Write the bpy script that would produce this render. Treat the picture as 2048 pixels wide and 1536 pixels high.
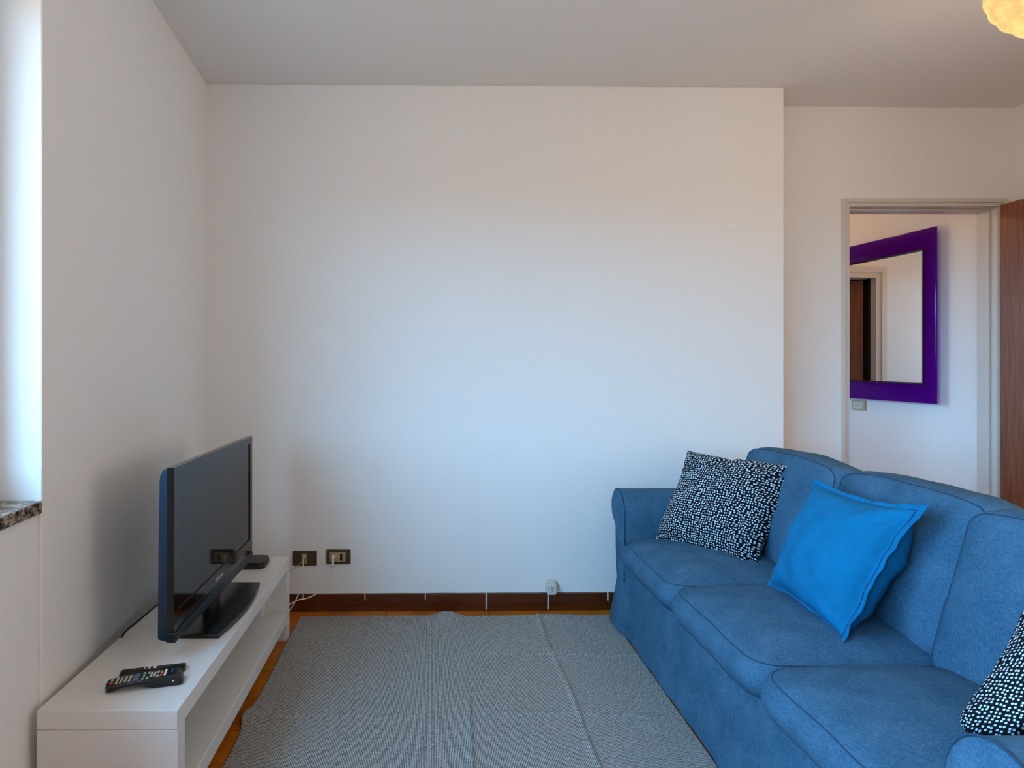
import bpy, bmesh, math, random
from mathutils import Vector, Matrix, noise

# ------------------------------------------------------------------ scene
S = bpy.context.scene
for o in list(bpy.data.objects):
    bpy.data.objects.remove(o)
COL = S.collection

# camera: level, frame shifted the way the photograph was straightened
F_PX = 1180.0
cam_d = bpy.data.cameras.new('camera')
cam = bpy.data.objects.new('camera', cam_d)
COL.objects.link(cam)
cam.location = (0, 0, 1.27)
cam.rotation_euler = (math.pi/2, 0, 0)
cam_d.sensor_width = 36
cam_d.lens = 36*F_PX/2048
cam_d.shift_x = (1024-862)/2048
cam_d.shift_y = (726-768)/2048
cam_d.clip_start = 0.02
S.camera = cam

S.view_settings.view_transform = 'Standard'
S.view_settings.look = 'None'
S.view_settings.gamma = 1
S.view_settings.use_curve_mapping = False
S.view_settings.exposure = 0.0
S.cycles.max_bounces = 12
S.cycles.diffuse_bounces = 8

# daylight: blue sky above the horizon, duller warm ground and houses below it
W = bpy.data.worlds.new('daylight')
S.world = W
W.use_nodes = True
wn = W.node_tree
wn.nodes.clear()
tc = wn.nodes.new('ShaderNodeTexCoord')
sx = wn.nodes.new('ShaderNodeSeparateXYZ')
rp = wn.nodes.new('ShaderNodeValToRGB')
bg = wn.nodes.new('ShaderNodeBackground')
wo = wn.nodes.new('ShaderNodeOutputWorld')
mr = wn.nodes.new('ShaderNodeMapRange')
mr.inputs['From Min'].default_value = -1
wn.links.new(tc.outputs['Generated'], sx.inputs[0])
wn.links.new(sx.outputs['Z'], mr.inputs['Value'])
wn.links.new(mr.outputs[0], rp.inputs[0])
wn.links.new(rp.outputs[0], bg.inputs[0])
wn.links.new(bg.outputs[0], wo.inputs[0])
rp.color_ramp.elements[0].position = 0.505
rp.color_ramp.elements[0].color = (0.145, 0.13, 0.108, 1)
rp.color_ramp.elements[1].position = 0.53
rp.color_ramp.elements[1].color = (0.25, 0.60, 1.0, 1)
for p_, c_ in ((0.68, (0.22, 0.54, 0.92, 1)), (1.0, (0.16, 0.42, 0.78, 1))):
    e_ = rp.color_ramp.elements.new(p_); e_.color = c_
bg.inputs['Strength'].default_value = 25.0
# the view on the right side of the house is a sunlit cream facade instead of open sky
gx = wn.nodes.new('ShaderNodeMath'); gx.operation = 'GREATER_THAN'; gx.inputs[1].default_value = 0.0
fm = wn.nodes.new('ShaderNodeMix'); fm.data_type = 'RGBA'
fm.inputs[7].default_value = (0.25, 0.225, 0.195, 1)
wn.links.new(sx.outputs['X'], gx.inputs[0]); wn.links.new(gx.outputs[0], fm.inputs[0])
wn.links.new(rp.outputs[0], fm.inputs[6]); wn.links.new(fm.outputs[2], bg.inputs[0])

def portal(loc, rot, sx_, sy_):
    l = bpy.data.lights.new('window_portal', 'AREA')
    l.shape = 'RECTANGLE'; l.size = sx_; l.size_y = sy_
    l.cycles.is_portal = True
    o = bpy.data.objects.new('window_portal', l)
    COL.objects.link(o); o.location = loc; o.rotation_euler = rot
    return o
portal((-1.32, 0.14, 1.60), (0, math.radians(-90), 0), 1.5, 3.0)
portal((.42, 4.75, 1.6), (0, math.radians(-90), 0), 1.4, 1.1)  # for the added hall window
portal((3.60, 0.35, 1.55), (0, math.radians(90), 0), 1.5, 1.6)

# ------------------------------------------------------------------ materials
def lin(c):
    return tuple(((v/255)/12.92 if v/255 <= .04045 else ((v/255+.055)/1.055)**2.4) for v in c)

def mat(name, rgb, rough=.6, metal=0, spec=.5, bump=None, coat=0, var=None, sheen=0):
    m = bpy.data.materials.new(name); m.use_nodes = True
    nt = m.node_tree; b = nt.nodes['Principled BSDF']
    c = lin(rgb)
    b.inputs['Base Color'].default_value = (*c, 1)
    b.inputs['Roughness'].default_value = rough
    b.inputs['Metallic'].default_value = metal
    b.inputs['Specular IOR Level'].default_value = spec
    b.inputs['Coat Weight'].default_value = coat
    b.inputs['Sheen Weight'].default_value = sheen
    t = nt.nodes.new('ShaderNodeTexCoord')
    if var:   # (scale, other rgb)
        n = nt.nodes.new('ShaderNodeTexNoise'); n.inputs['Scale'].default_value = var[0]
        n.inputs['Detail'].default_value = 5
        mx = nt.nodes.new('ShaderNodeMix'); mx.data_type = 'RGBA'
        mx.inputs[6].default_value = (*c, 1); mx.inputs[7].default_value = (*lin(var[1]), 1)
        nt.links.new(t.outputs['Object'], n.inputs['Vector'])
        nt.links.new(n.outputs['Fac'], mx.inputs[0])
        nt.links.new(mx.outputs[2], b.inputs['Base Color'])
    if bump:  # (scale, strength, distance)
        n = nt.nodes.new('ShaderNodeTexNoise'); n.inputs['Scale'].default_value = bump[0]
        n.inputs['Detail'].default_value = 6
        bp = nt.nodes.new('ShaderNodeBump'); bp.inputs['Strength'].default_value = bump[1]
        bp.inputs['Distance'].default_value = bump[2]
        nt.links.new(t.outputs['Object'], n.inputs['Vector'])
        nt.links.new(n.outputs['Fac'], bp.inputs['Height'])
        nt.links.new(bp.outputs[0], b.inputs['Normal'])
    return m

def emis(name, rgb, strength):
    m = bpy.data.materials.new(name); m.use_nodes = True
    b = m.node_tree.nodes['Principled BSDF']
    b.inputs['Base Color'].default_value = (*lin(rgb), 1)
    b.inputs['Emission Color'].default_value = (*lin(rgb), 1)
    b.inputs['Emission Strength'].default_value = strength
    return m

def map_coord(nt, kind='Object', scale=(1, 1, 1), loc=(0, 0, 0)):
    t = nt.nodes.new('ShaderNodeTexCoord'); mp = nt.nodes.new('ShaderNodeMapping')
    mp.inputs['Scale'].default_value = scale; mp.inputs['Location'].default_value = loc
    nt.links.new(t.outputs[kind], mp.inputs['Vector'])
    return mp.outputs['Vector']

WALL = mat('wall_plaster', (234, 230, 225), .85, bump=(90, .16, .004))
CEIL = mat('ceiling_plaster', (230, 227, 222), .9, bump=(60, .15, .003))
HALLWALL = mat('hall_plaster', (234, 230, 225), .85, bump=(90, .16, .004))
TRIM = mat('painted_trim', (208, 200, 190), .4)
WHITE = mat('white_lacquer', (222, 217, 210), .32)
WFRAME = mat('white_window_frame', (225, 225, 222), .4)
BLACK = mat('black_plastic', (9, 12, 16), .35)
GLOSSBLACK = mat('glossy_black', (5, 6, 8), .08)
GREYPL = mat('charcoal_plastic', (28, 29, 33), .4)
TVBODY = mat('tv_back_plastic', (4, 38, 56), .3)
BRONZE = mat('bronze_plate', (74, 62, 36), .45, metal=.25)
GOLDIVORY = mat('ivory_gold_plastic', (176, 158, 118), .45)
IVORY = mat('ivory_plastic', (205, 203, 190), .4)
HOLE = mat('dark_slot', (6, 6, 6), .6)
CABLE = mat('white_cable', (226, 222, 214), .45)
BEIGECABLE = mat('beige_cable', (172, 148, 104), .5)
GROUT = mat('white_caulk', (215, 210, 200), .8)
BASEB = mat('glazed_baseboard_tile', (98, 44, 16), .22, var=(6, (72, 28, 8)))
OCHRE = mat('ochre_plate', (188, 176, 132), .45)

# floor tiles
def floor_mat():
    m = bpy.data.materials.new('terracotta_tiles'); m.use_nodes = True
    nt = m.node_tree; b = nt.nodes['Principled BSDF']
    v = map_coord(nt, 'Object', (1, 1, 1), (0, 0, 0))
    br = nt.nodes.new('ShaderNodeTexBrick')
    br.offset = 0; br.squash = 1
    br.inputs['Scale'].default_value = 1
    br.inputs['Brick Width'].default_value = .261
    br.inputs['Row Height'].default_value = .2
    br.inputs['Mortar Size'].default_value = .0022
    br.inputs['Mortar Smooth'].default_value = .3
    br.inputs['Color1'].default_value = (*lin((196, 104, 18)), 1)
    br.inputs['Color2'].default_value = (*lin((214, 132, 36)), 1)
    br.inputs['Mortar'].default_value = (*lin((116, 74, 34)), 1)
    nt.links.new(v, br.inputs['Vector'])
    n = nt.nodes.new('ShaderNodeTexNoise'); n.inputs['Scale'].default_value = 9; n.inputs['Detail'].default_value = 6
    nt.links.new(v, n.inputs['Vector'])
    mx = nt.nodes.new('ShaderNodeMix'); mx.data_type = 'RGBA'; mx.blend_type = 'MULTIPLY'
    mx.inputs[0].default_value = .7
    cr = nt.nodes.new('ShaderNodeValToRGB')
    cr.color_ramp.elements[0].position = .3; cr.color_ramp.elements[0].color = (.5, .4, .3, 1)
    cr.color_ramp.elements[1].position = .65; cr.color_ramp.elements[1].color = (1, 1, 1, 1)
    nt.links.new(n.outputs['Fac'], cr.inputs[0])
    nt.links.new(br.outputs['Color'], mx.inputs[6]); nt.links.new(cr.outputs[0], mx.inputs[7])
    nt.links.new(mx.outputs[2], b.inputs['Base Color'])
    bp = nt.nodes.new('ShaderNodeBump'); bp.invert = True
    bp.inputs['Strength'].default_value = .4; bp.inputs['Distance'].default_value = .003
    nt.links.new(br.outputs['Fac'], bp.inputs['Height']); nt.links.new(bp.outputs[0], b.inputs['Normal'])
    b.inputs['Roughness'].default_value = .3
    return m
FLOOR = floor_mat()

def granite_mat():
    m = bpy.data.materials.new('granite'); m.use_nodes = True
    nt = m.node_tree; b = nt.nodes['Principled BSDF']
    v = map_coord(nt)
    a = nt.nodes.new('ShaderNodeTexVoronoi'); a.inputs['Scale'].default_value = 210
    n = nt.nodes.new('ShaderNodeTexNoise'); n.inputs['Scale'].default_value = 45; n.inputs['Detail'].default_value = 8
    nt.links.new(v, a.inputs['Vector']); nt.links.new(v, n.inputs['Vector'])
    mx = nt.nodes.new('ShaderNodeMix'); mx.data_type = 'RGBA'; mx.inputs[0].default_value = .68
    nt.links.new(a.outputs['Color'], mx.inputs[6]); nt.links.new(n.outputs['Fac'], mx.inputs[7])
    cr = nt.nodes.new('ShaderNodeValToRGB')
    e = cr.color_ramp.elements
    e[0].position = .36; e[0].color = (*lin((34, 31, 29)), 1)
    e[1].position = .62; e[1].color = (*lin((176, 158, 134)), 1)
    k = e.new(.48); k.color = (*lin((96, 84, 72)), 1)
    nt.links.new(mx.outputs[2], cr.inputs[0]); nt.links.new(cr.outputs[0], b.inputs['Base Color'])
    b.inputs['Roughness'].default_value = .18
    return m
GRANITE = granite_mat()

def wood_mat():
    m = bpy.data.materials.new('brown_veneer'); m.use_nodes = True
    nt = m.node_tree; b = nt.nodes['Principled BSDF']
    v = map_coord(nt, 'Object', (60, 60, 2.2))
    n = nt.nodes.new('ShaderNodeTexNoise'); n.inputs['Scale'].default_value = 1.6; n.inputs['Detail'].default_value = 8
    n.inputs['Roughness'].default_value = .65
    nt.links.new(v, n.inputs['Vector'])
    cr = nt.nodes.new('ShaderNodeValToRGB'); e = cr.color_ramp.elements
    e[0].position = .3; e[0].color = (*lin((96, 46, 20)), 1)
    e[1].position = .7; e[1].color = (*lin((150, 84, 46)), 1)
    nt.links.new(n.outputs['Fac'], cr.inputs[0]); nt.links.new(cr.outputs[0], b.inputs['Base Color'])
    b.inputs['Roughness'].default_value = .38
    return m
WOOD = wood_mat()

def fabric_mat(name, c1, c2, scale=420, bump=.3, sheen=.0, slub=7):
    m = bpy.data.materials.new(name); m.use_nodes = True
    nt = m.node_tree; b = nt.nodes['Principled BSDF']
    v = map_coord(nt)
    tot = None
    for ax in range(3):      # threads running along each axis
        sc = [slub]*3; sc[ax] = 1
        n = nt.nodes.new('ShaderNodeTexNoise'); n.inputs['Scale'].default_value = scale; n.inputs['Detail'].default_value = 2
        nt.links.new(map_coord(nt, 'Object', tuple(sc)), n.inputs['Vector'])
        if tot is None: tot = n.outputs['Fac']
        else:
            a_ = nt.nodes.new('ShaderNodeMath'); a_.operation = 'ADD'
            nt.links.new(tot, a_.inputs[0]); nt.links.new(n.outputs['Fac'], a_.inputs[1]); tot = a_.outputs[0]
    dv = nt.nodes.new('ShaderNodeMath'); dv.operation = 'MULTIPLY_ADD'; dv.inputs[1].default_value = .5; dv.inputs[2].default_value = -.25
    nt.links.new(tot, dv.inputs[0]); thread = dv.outputs[0]
    n2 = nt.nodes.new('ShaderNodeTexNoise'); n2.inputs['Scale'].default_value = 9; n2.inputs['Detail'].default_value = 5
    nt.links.new(v, n2.inputs['Vector'])
    ad = nt.nodes.new('ShaderNodeMath'); ad.operation = 'MULTIPLY_ADD'
    ad.inputs[1].default_value = .65; nt.links.new(thread, ad.inputs[0])
    m2 = nt.nodes.new('ShaderNodeMath'); m2.operation = 'MULTIPLY'; m2.inputs[1].default_value = .35
    nt.links.new(n2.outputs['Fac'], m2.inputs[0]); nt.links.new(m2.outputs[0], ad.inputs[2])
    cr = nt.nodes.new('ShaderNodeValToRGB'); e = cr.color_ramp.elements
    e[0].position = .35; e[0].color = (*lin(c1), 1); e[1].position = .65; e[1].color = (*lin(c2), 1)
    nt.links.new(ad.outputs[0], cr.inputs[0]); nt.links.new(cr.outputs[0], b.inputs['Base Color'])
    bp = nt.nodes.new('ShaderNodeBump'); bp.inputs['Strength'].default_value = bump; bp.inputs['Distance'].default_value = .001
    nt.links.new(thread, bp.inputs['Height']); nt.links.new(bp.outputs[0], b.inputs['Normal'])
    b.inputs['Roughness'].default_value = .9
    b.inputs['Specular IOR Level'].default_value = .2
    b.inputs['Sheen Weight'].default_value = sheen
    return m
SOFA = fabric_mat('slate_blue_cotton', (37, 76, 100), (75, 111, 136), 60)
PIPE = mat('dark_blue_piping', (30, 62, 86), .9)
BLUE = fabric_mat('bright_blue_linen', (0, 98, 138), (3, 114, 160), 45, .35, 0, 9)

def polka_mat():
    m = bpy.data.materials.new('polka_dot_cotton'); m.use_nodes = True
    nt = m.node_tree; b = nt.nodes['Principled BSDF']
    v = map_coord(nt, 'UV', (98, 98, 98))
    a = nt.nodes.new('ShaderNodeTexVoronoi'); a.voronoi_dimensions = '2D'
    a.inputs['Scale'].default_value = 1; a.inputs['Randomness'].default_value = .48
    nt.links.new(v, a.inputs['Vector'])
    cr = nt.nodes.new('ShaderNodeValToRGB'); e = cr.color_ramp.elements
    e[0].position = .245; e[0].color = (*lin((206, 218, 224)), 1)
    e[1].position = .305; e[1].color = (*lin((8, 14, 24)), 1)
    nt.links.new(a.outputs['Distance'], cr.inputs[0]); nt.links.new(cr.outputs[0], b.inputs['Base Color'])
    b.inputs['Roughness'].default_value = .85; b.inputs['Specular IOR Level'].default_value = .2
    return m
POLKA = polka_mat()

def rug_mat():
    m = bpy.data.materials.new('striped_cotton_weave'); m.use_nodes = True
    nt = m.node_tree; b = nt.nodes['Principled BSDF']
    v = map_coord(nt)
    w = nt.nodes.new('ShaderNodeTexWave'); w.wave_type = 'BANDS'; w.bands_direction = 'X'
    w.inputs['Scale'].default_value = 2*math.pi/(20*.0053)
    w.inputs['Distortion'].default_value = .9; w.inputs['Detail'].default_value = 2; w.inputs['Detail Scale'].default_value = 3
    nt.links.new(v, w.inputs['Vector'])
    v2 = map_coord(nt, 'Object', (1, 3.5, 1))
    n = nt.nodes.new('ShaderNodeTexNoise'); n.inputs['Scale'].default_value = 90; n.inputs['Detail'].default_value = 4
    nt.links.new(v2, n.inputs['Vector'])
    n3 = nt.nodes.new('ShaderNodeTexNoise'); n3.inputs['Scale'].default_value = 420; n3.inputs['Detail'].default_value = 2
    nt.links.new(v, n3.inputs['Vector'])
    m1 = nt.nodes.new('ShaderNodeMath'); m1.operation = 'MULTIPLY_ADD'; m1.inputs[1].default_value = .27
    nt.links.new(w.outputs['Fac'], m1.inputs[0])
    m2 = nt.nodes.new('ShaderNodeMath'); m2.operation = 'MULTIPLY_ADD'; m2.inputs[1].default_value = .50
    nt.links.new(n.outputs['Fac'], m2.inputs[0])
    m3 = nt.nodes.new('ShaderNodeMath'); m3.operation = 'MULTIPLY'; m3.inputs[1].default_value = .30
    nt.links.new(n3.outputs['Fac'], m3.inputs[0]); nt.links.new(m3.outputs[0], m2.inputs[2])
    nt.links.new(m2.outputs[0], m1.inputs[2])
    cr = nt.nodes.new('ShaderNodeValToRGB'); e = cr.color_ramp.elements
    e[0].position = .34; e[0].color = (*lin((34, 35, 36)), 1)
    e[1].position = .76; e[1].color = (*lin((200, 196, 188)), 1)
    nt.links.new(m1.outputs[0], cr.inputs[0]); nt.links.new(cr.outputs[0], b.inputs['Base Color'])
    bp = nt.nodes.new('ShaderNodeBump'); bp.inputs['Strength'].default_value = .5; bp.inputs['Distance'].default_value = .0015
    nt.links.new(m1.outputs[0], bp.inputs['Height']); nt.links.new(bp.outputs[0], b.inputs['Normal'])
    b.inputs['Roughness'].default_value = .95; b.inputs['Specular IOR Level'].default_value = .1
    return m
RUG = rug_mat()

def mirror_mat():
    m = mat('mirror_glass', (240, 238, 232), .01, metal=1)
    return m
MIRROR = mirror_mat()

def purple_mat():
    m = bpy.data.materials.new('translucent_purple_acrylic'); m.use_nodes = True
    nt = m.node_tree; b = nt.nodes['Principled BSDF']
    b.inputs['Base Color'].default_value = (*lin((112, 10, 148)), 1)
    b.inputs['Roughness'].default_value = .12
    tr = nt.nodes.new('ShaderNodeBsdfTransparent'); tr.inputs[0].default_value = (*lin((168, 70, 228)), 1)
    tl = nt.nodes.new('ShaderNodeBsdfTranslucent'); tl.inputs[0].default_value = (*lin((130, 20, 190)), 1)
    mx = nt.nodes.new('ShaderNodeMixShader'); mx.inputs[0].default_value = .35
    mx2 = nt.nodes.new('ShaderNodeMixShader'); mx2.inputs[0].default_value = .50
    nt.links.new(b.outputs[0], mx.inputs[1]); nt.links.new(tl.outputs[0], mx.inputs[2])
    nt.links.new(mx.outputs[0], mx2.inputs[1]); nt.links.new(tr.outputs[0], mx2.inputs[2])
    nt.links.new(mx2.outputs[0], nt.nodes['Material Output'].inputs[0])
    return m
PURPLE = purple_mat()

def glass_mat():
    m = bpy.data.materials.new('window_glass'); m.use_nodes = True
    nt = m.node_tree
    g = nt.nodes.new('ShaderNodeBsdfGlossy'); g.inputs['Roughness'].default_value = .02
    tr = nt.nodes.new('ShaderNodeBsdfTransparent')
    mx = nt.nodes.new('ShaderNodeMixShader'); mx.inputs[0].default_value = .06
    nt.links.new(tr.outputs[0], mx.inputs[1]); nt.links.new(g.outputs[0], mx.inputs[2])
    nt.links.new(mx.outputs[0], nt.nodes['Material Output'].inputs[0])
    return m
GLASS = glass_mat()

def lamp_mat():
    m = bpy.data.materials.new('glowing_amber_glass'); m.use_nodes = True
    nt = m.node_tree; b = nt.nodes['Principled BSDF']
    v = map_coord(nt)
    n = nt.nodes.new('ShaderNodeTexNoise'); n.inputs['Scale'].default_value = 26; n.inputs['Detail'].default_value = 3
    nt.links.new(v, n.inputs['Vector'])
    cr = nt.nodes.new('ShaderNodeValToRGB'); e = cr.color_ramp.elements
    e[0].position = .35; e[0].color = (*lin((252, 196, 118)), 1)
    e[1].position = .65; e[1].color = (*lin((255, 232, 142)), 1)
    nt.links.new(n.outputs['Fac'], cr.inputs[0])
    nt.links.new(cr.outputs[0], b.inputs['Emission Color'])
    b.inputs['Base Color'].default_value = (.25, .17, .07, 1)
    b.inputs['Emission Strength'].default_value = .85
    b.inputs['Roughness'].default_value = .2
    return m
LAMPGLASS = lamp_mat()

# ------------------------------------------------------------------ helpers
def wloc(p):
    v = Vector((0, 0, 0))
    while p:
        v += p.location; p = p.parent
    return v

def obj(name, bm, m, parent=None, smooth=False, bevel=0, seg=2, auto=None):
    """link a bmesh given in world coordinates; the origin goes to its base"""
    bmesh.ops.recalc_face_normals(bm, faces=bm.faces)
    xs = [v.co.x for v in bm.verts]; ys = [v.co.y for v in bm.verts]; zs = [v.co.z for v in bm.verts]
    o0 = Vector(((min(xs)+max(xs))/2, (min(ys)+max(ys))/2, min(zs)))
    bmesh.ops.translate(bm, verts=bm.verts, vec=-o0)
    me = bpy.data.meshes.new(name); bm.to_mesh(me); bm.free()
    for k in (m if isinstance(m, (list, tuple)) else [m]):
        me.materials.append(k)
    if smooth or auto:
        for p in me.polygons: p.use_smooth = True
    if auto:
        me.set_sharp_from_angle(angle=math.radians(auto))
    o = bpy.data.objects.new(name, me); COL.objects.link(o)
    o.parent = parent
    o.location = o0 - wloc(parent) if parent else o0
    if bevel:
        md = o.modifiers.new('bevel', 'BEVEL'); md.width = bevel; md.segments = seg
        md.limit_method = 'ANGLE'; md.angle_limit = math.radians(35); md.harden_normals = False
        for p in me.polygons: p.use_smooth = True
        me.set_sharp_from_angle(angle=math.radians(35))
    return o

def tag(o, label, cat, group=None):
    o['label'] = label; o['category'] = cat
    if group: o['group'] = group
    return o

def thing(name, loc, label, cat, group=None):
    o = bpy.data.objects.new(name, None); COL.objects.link(o)
    o.location = loc; o.empty_display_size = .1
    return tag(o, label, cat, group)

def struct(o):
    o['kind'] = 'structure'; return o

def sgroup(name, loc):
    o = bpy.data.objects.new(name, None); COL.objects.link(o); o.location = loc
    return struct(o)

def box(bm, x0, x1, y0, y1, z0, z1, mi=0):
    vs = [bm.verts.new((x, y, z)) for z in (z0, z1) for y in (y0, y1) for x in (x0, x1)]
    for f in ((0, 1, 3, 2), (4, 6, 7, 5), (0, 4, 5, 1), (2, 3, 7, 6), (0, 2, 6, 4), (1, 5, 7, 3)):
        fc = bm.faces.new([vs[i] for i in f]); fc.material_index = mi
    return vs

def prism(bm, pts, z0, z1):
    a = [bm.verts.new((x, y, z0)) for x, y in pts]; b = [bm.verts.new((x, y, z1)) for x, y in pts]
    bm.faces.new(a); bm.faces.new(b)
    for i in range(len(pts)):
        j = (i+1) % len(pts); bm.faces.new((a[i], a[j], b[j], b[i]))
    return a+b

def bx(*a):
    bm = bmesh.new(); box(bm, *a); return bm

def tube(bm, pts, r, seg=8, closed=False):
    pts = [Vector(p) for p in pts]; n = len(pts); rings = []
    up = Vector((0, 0, 1))
    for i, p in enumerate(pts):
        if closed: t = pts[(i+1) % n]-pts[i-1]
        else: t = pts[min(i+1, n-1)]-pts[max(i-1, 0)]
        if t.length < 1e-9: t = Vector((1, 0, 0))
        t.normalize()
        u = up if abs(t.dot(up)) < .95 else Vector((1, 0, 0))
        a = t.cross(u).normalized(); b = t.cross(a).normalized()
        rr = r(i/(n-1)) if callable(r) else r
        rings.append([bm.verts.new(p+a*math.cos(k*2*math.pi/seg)*rr+b*math.sin(k*2*math.pi/seg)*rr) for k in range(seg)])
    m = n if closed else n-1
    for i in range(m):
        A, B = rings[i], rings[(i+1) % n]
        # match ring phase on closure
        for k in range(seg):
            bm.faces.new((A[k], A[(k+1) % seg], B[(k+1) % seg], B[k]))
    if not closed:
        bm.faces.new(rings[0]); bm.faces.new(rings[-1])

def catmull(pts, k=8):
    P = [Vector(p) for p in pts]; out = []
    for i in range(len(P)-1):
        p0 = P[max(i-1, 0)]; p1 = P[i]; p2 = P[i+1]; p3 = P[min(i+2, len(P)-1)]
        for j in range(k):
            t = j/k
            out.append(.5*((2*p1)+(-p0+p2)*t+(2*p0-5*p1+4*p2-p3)*t*t+(-p0+3*p1-3*p2+p3)*t**3))
    out.append(P[-1]); return out

H = 2.70
# ------------------------------------------------------------------ the room
# left wall runs slightly askew: x = LX(y)
def LX(y): return -1.149 - .0763*(y-3.02)
def fy(x): return 3.019 + (x+1.149)*.01276      # far wall face
def ry(x): return 3.289 + (x-1.829)*.0139       # recessed wall face

bm = bmesh.new(); box(bm, -1.6, 3.7, -1.8, 6.4, -.1, 0)
fl = obj('floor', bm, FLOOR); struct(fl)
# shift the tile grid so that its joints fall where the photo shows them
me = fl.data
for v in me.vertices: v.co.x -= 0
fl_off = fl.location.copy()
for n in FLOOR.node_tree.nodes:
    if n.type == 'MAPPING':
        n.inputs['Location'].default_value = (fl_off.x+.227, fl_off.y-2.838, 0)
        nt = FLOOR.node_tree
bm = bmesh.new(); box(bm, -1.6, 3.7, -1.8, 6.4, H, H+.1)
struct(obj('ceiling', bm, CEIL))

T = .36
WY0, WY1 = -1.3, 1.575        # window opening along the left wall
WZ0, WZ1 = .903, 2.32
bm = bmesh.new()
prism(bm, [(LX(3.3), 3.3), (LX(WY1), WY1), (LX(WY1)-T, WY1), (LX(3.3)-T, 3.3)], 0, H)
prism(bm, [(LX(WY1), WY1), (LX(WY0), WY0), (LX(WY0)-T, WY0), (LX(WY1)-T, WY1)], WZ1, H)
prism(bm, [(LX(WY0), WY0), (LX(-1.7), -1.7), (LX(-1.7)-T, -1.7), (LX(WY0)-T, WY0)], 0, H)
e = .010
prism(bm, [(LX(WY1)-e, WY1), (LX(WY0)-e, WY0), (LX(WY0)-T, WY0), (LX(WY1)-T, WY1)], 0, WZ0-.034)
struct(obj('wall_left', bm, WALL, bevel=.004, seg=2))

bm = bmesh.new()
prism(bm, [(-1.30, fy(-1.30)), (1.829, fy(1.829)), (1.829, 3.40), (-1.30, 3.40)], 0, H)
wf = struct(obj('wall_far', bm, WALL, bevel=.004, seg=2))
DX0, DX1, DH = 2.337, 3.172, 2.143
bm = bmesh.new()
prism(bm, [(1.829, ry(1.829)), (DX0-.03, ry(DX0)), (DX0-.03, ry(DX0)+.11), (1.829, ry(1.829)+.11)], 0, H)
prism(bm, [(DX0-.03, ry(DX0)), (DX1+.03, ry(DX1)), (DX1+.03, ry(DX1)+.11), (DX0-.03, ry(DX0)+.11)], DH+.03, H)
prism(bm, [(DX1+.03, ry(DX1)), (3.4, ry(3.4)), (3.4, ry(3.4)+.11), (DX1+.03, ry(DX1)+.11)], 0, H)
struct(obj('wall_recess', bm, WALL))
# right wall with the second window (behind the sofa, outside the frame)
RX = 3.268; RY0, RY1 = -.4, 1.1
bm = bmesh.new()
box(bm, RX, RX+.3, RY1, 3.312, 0, H); box(bm, RX, RX+.3, -1.7, RY0, 0, H)
box(bm, RX, RX+.3, RY0, RY1, 0, .85); box(bm, RX, RX+.3, RY0, RY1, 2.25, H)
struct(obj('wall_right', bm, WALL))
bm = bmesh.new(); box(bm, -1.4, 3.6, -1.8, -1.7, 0, H)
struct(obj('wall_rear', bm, WALL))

# filler patch on the far wall
bm = bmesh.new()
random.seed(3)
for k in range(9):
    a = random.uniform(0, 6.28); r = random.uniform(0, .022); s = random.uniform(.008, .017)
    c = Vector((1.564+math.cos(a)*r, fy(1.564)-.0005, 1.983+math.sin(a)*r*1.1))
    ret = bmesh.ops.create_uvsphere(bm, u_segments=14, v_segments=8, radius=1)
    for v in ret['verts']:
        v.co = Vector((v.co.x*s, v.co.y*.003, v.co.z*s*random.uniform(.97, 1.03)))+c
obj('plaster_patch', bm, mat('filler_plaster', (238, 234, 228), .9), wf, smooth=True)

# window 1 (left)
def window(name, xroom, y0, y1, z0, z1, depth, side, frame_w, sill, bot=.07):
    """side -1: wall on the left, +1: on the right. xroom(y) is the room face"""
    g = sgroup(name, (xroom((y0+y1)/2)+side*depth, (y0+y1)/2, z0))
    def fr(bm, ya, yb, za, zb, d0, d1):
        prism(bm, [(xroom(ya)+side*d0, ya), (xroom(yb)+side*d0, yb), (xroom(yb)+side*d1, yb), (xroom(ya)+side*d1, ya)], za, zb)
    bm = bmesh.new(); d0, d1 = depth-.065, depth+.03; w = frame_w
    fr(bm, y0, y0+w, z0, z1, d0, d1); fr(bm, y1-w, y1, z0, z1, d0, d1)
    fr(bm, y0+w, y1-w, z0, z0+bot, d0, d1); fr(bm, y0+w, y1-w, z1-.07, z1, d0, d1)
    ym = (y0+y1)/2
    fr(bm, ym-.05, ym+.05, z0+bot, z1-.07, d0, d1)
    obj('window_frame', bm, WFRAME, g, bevel=.006)
    for a, b in ((y0+w, ym-.05), (ym+.05, y1-w)):
        bm = bmesh.new(); fr(bm, a, b, z0+bot, z1-.07, depth-.018, depth-.012)
        obj('pane', bm, GLASS, g)
    if sill:
        bm = bmesh.new(); fr(bm, y0+.001, y1-.001, z0-.034, z0, -.002, depth+.03)
        obj('window_sill', bm, GRANITE, g, bevel=.003)
    return g
window('window_1', LX, WY0, WY1, WZ0, WZ1, .19, -1, .15, True, .10)
window('window_2', lambda y: RX, RY0, RY1, .85, 2.25, .2, 1, .07, False)

window('added_hall_window', lambda y: .6, 4.25, 5.25, .95, 2.25, .08, -1, .07, False)  # unseen window added to brighten the hall with sky light

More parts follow.
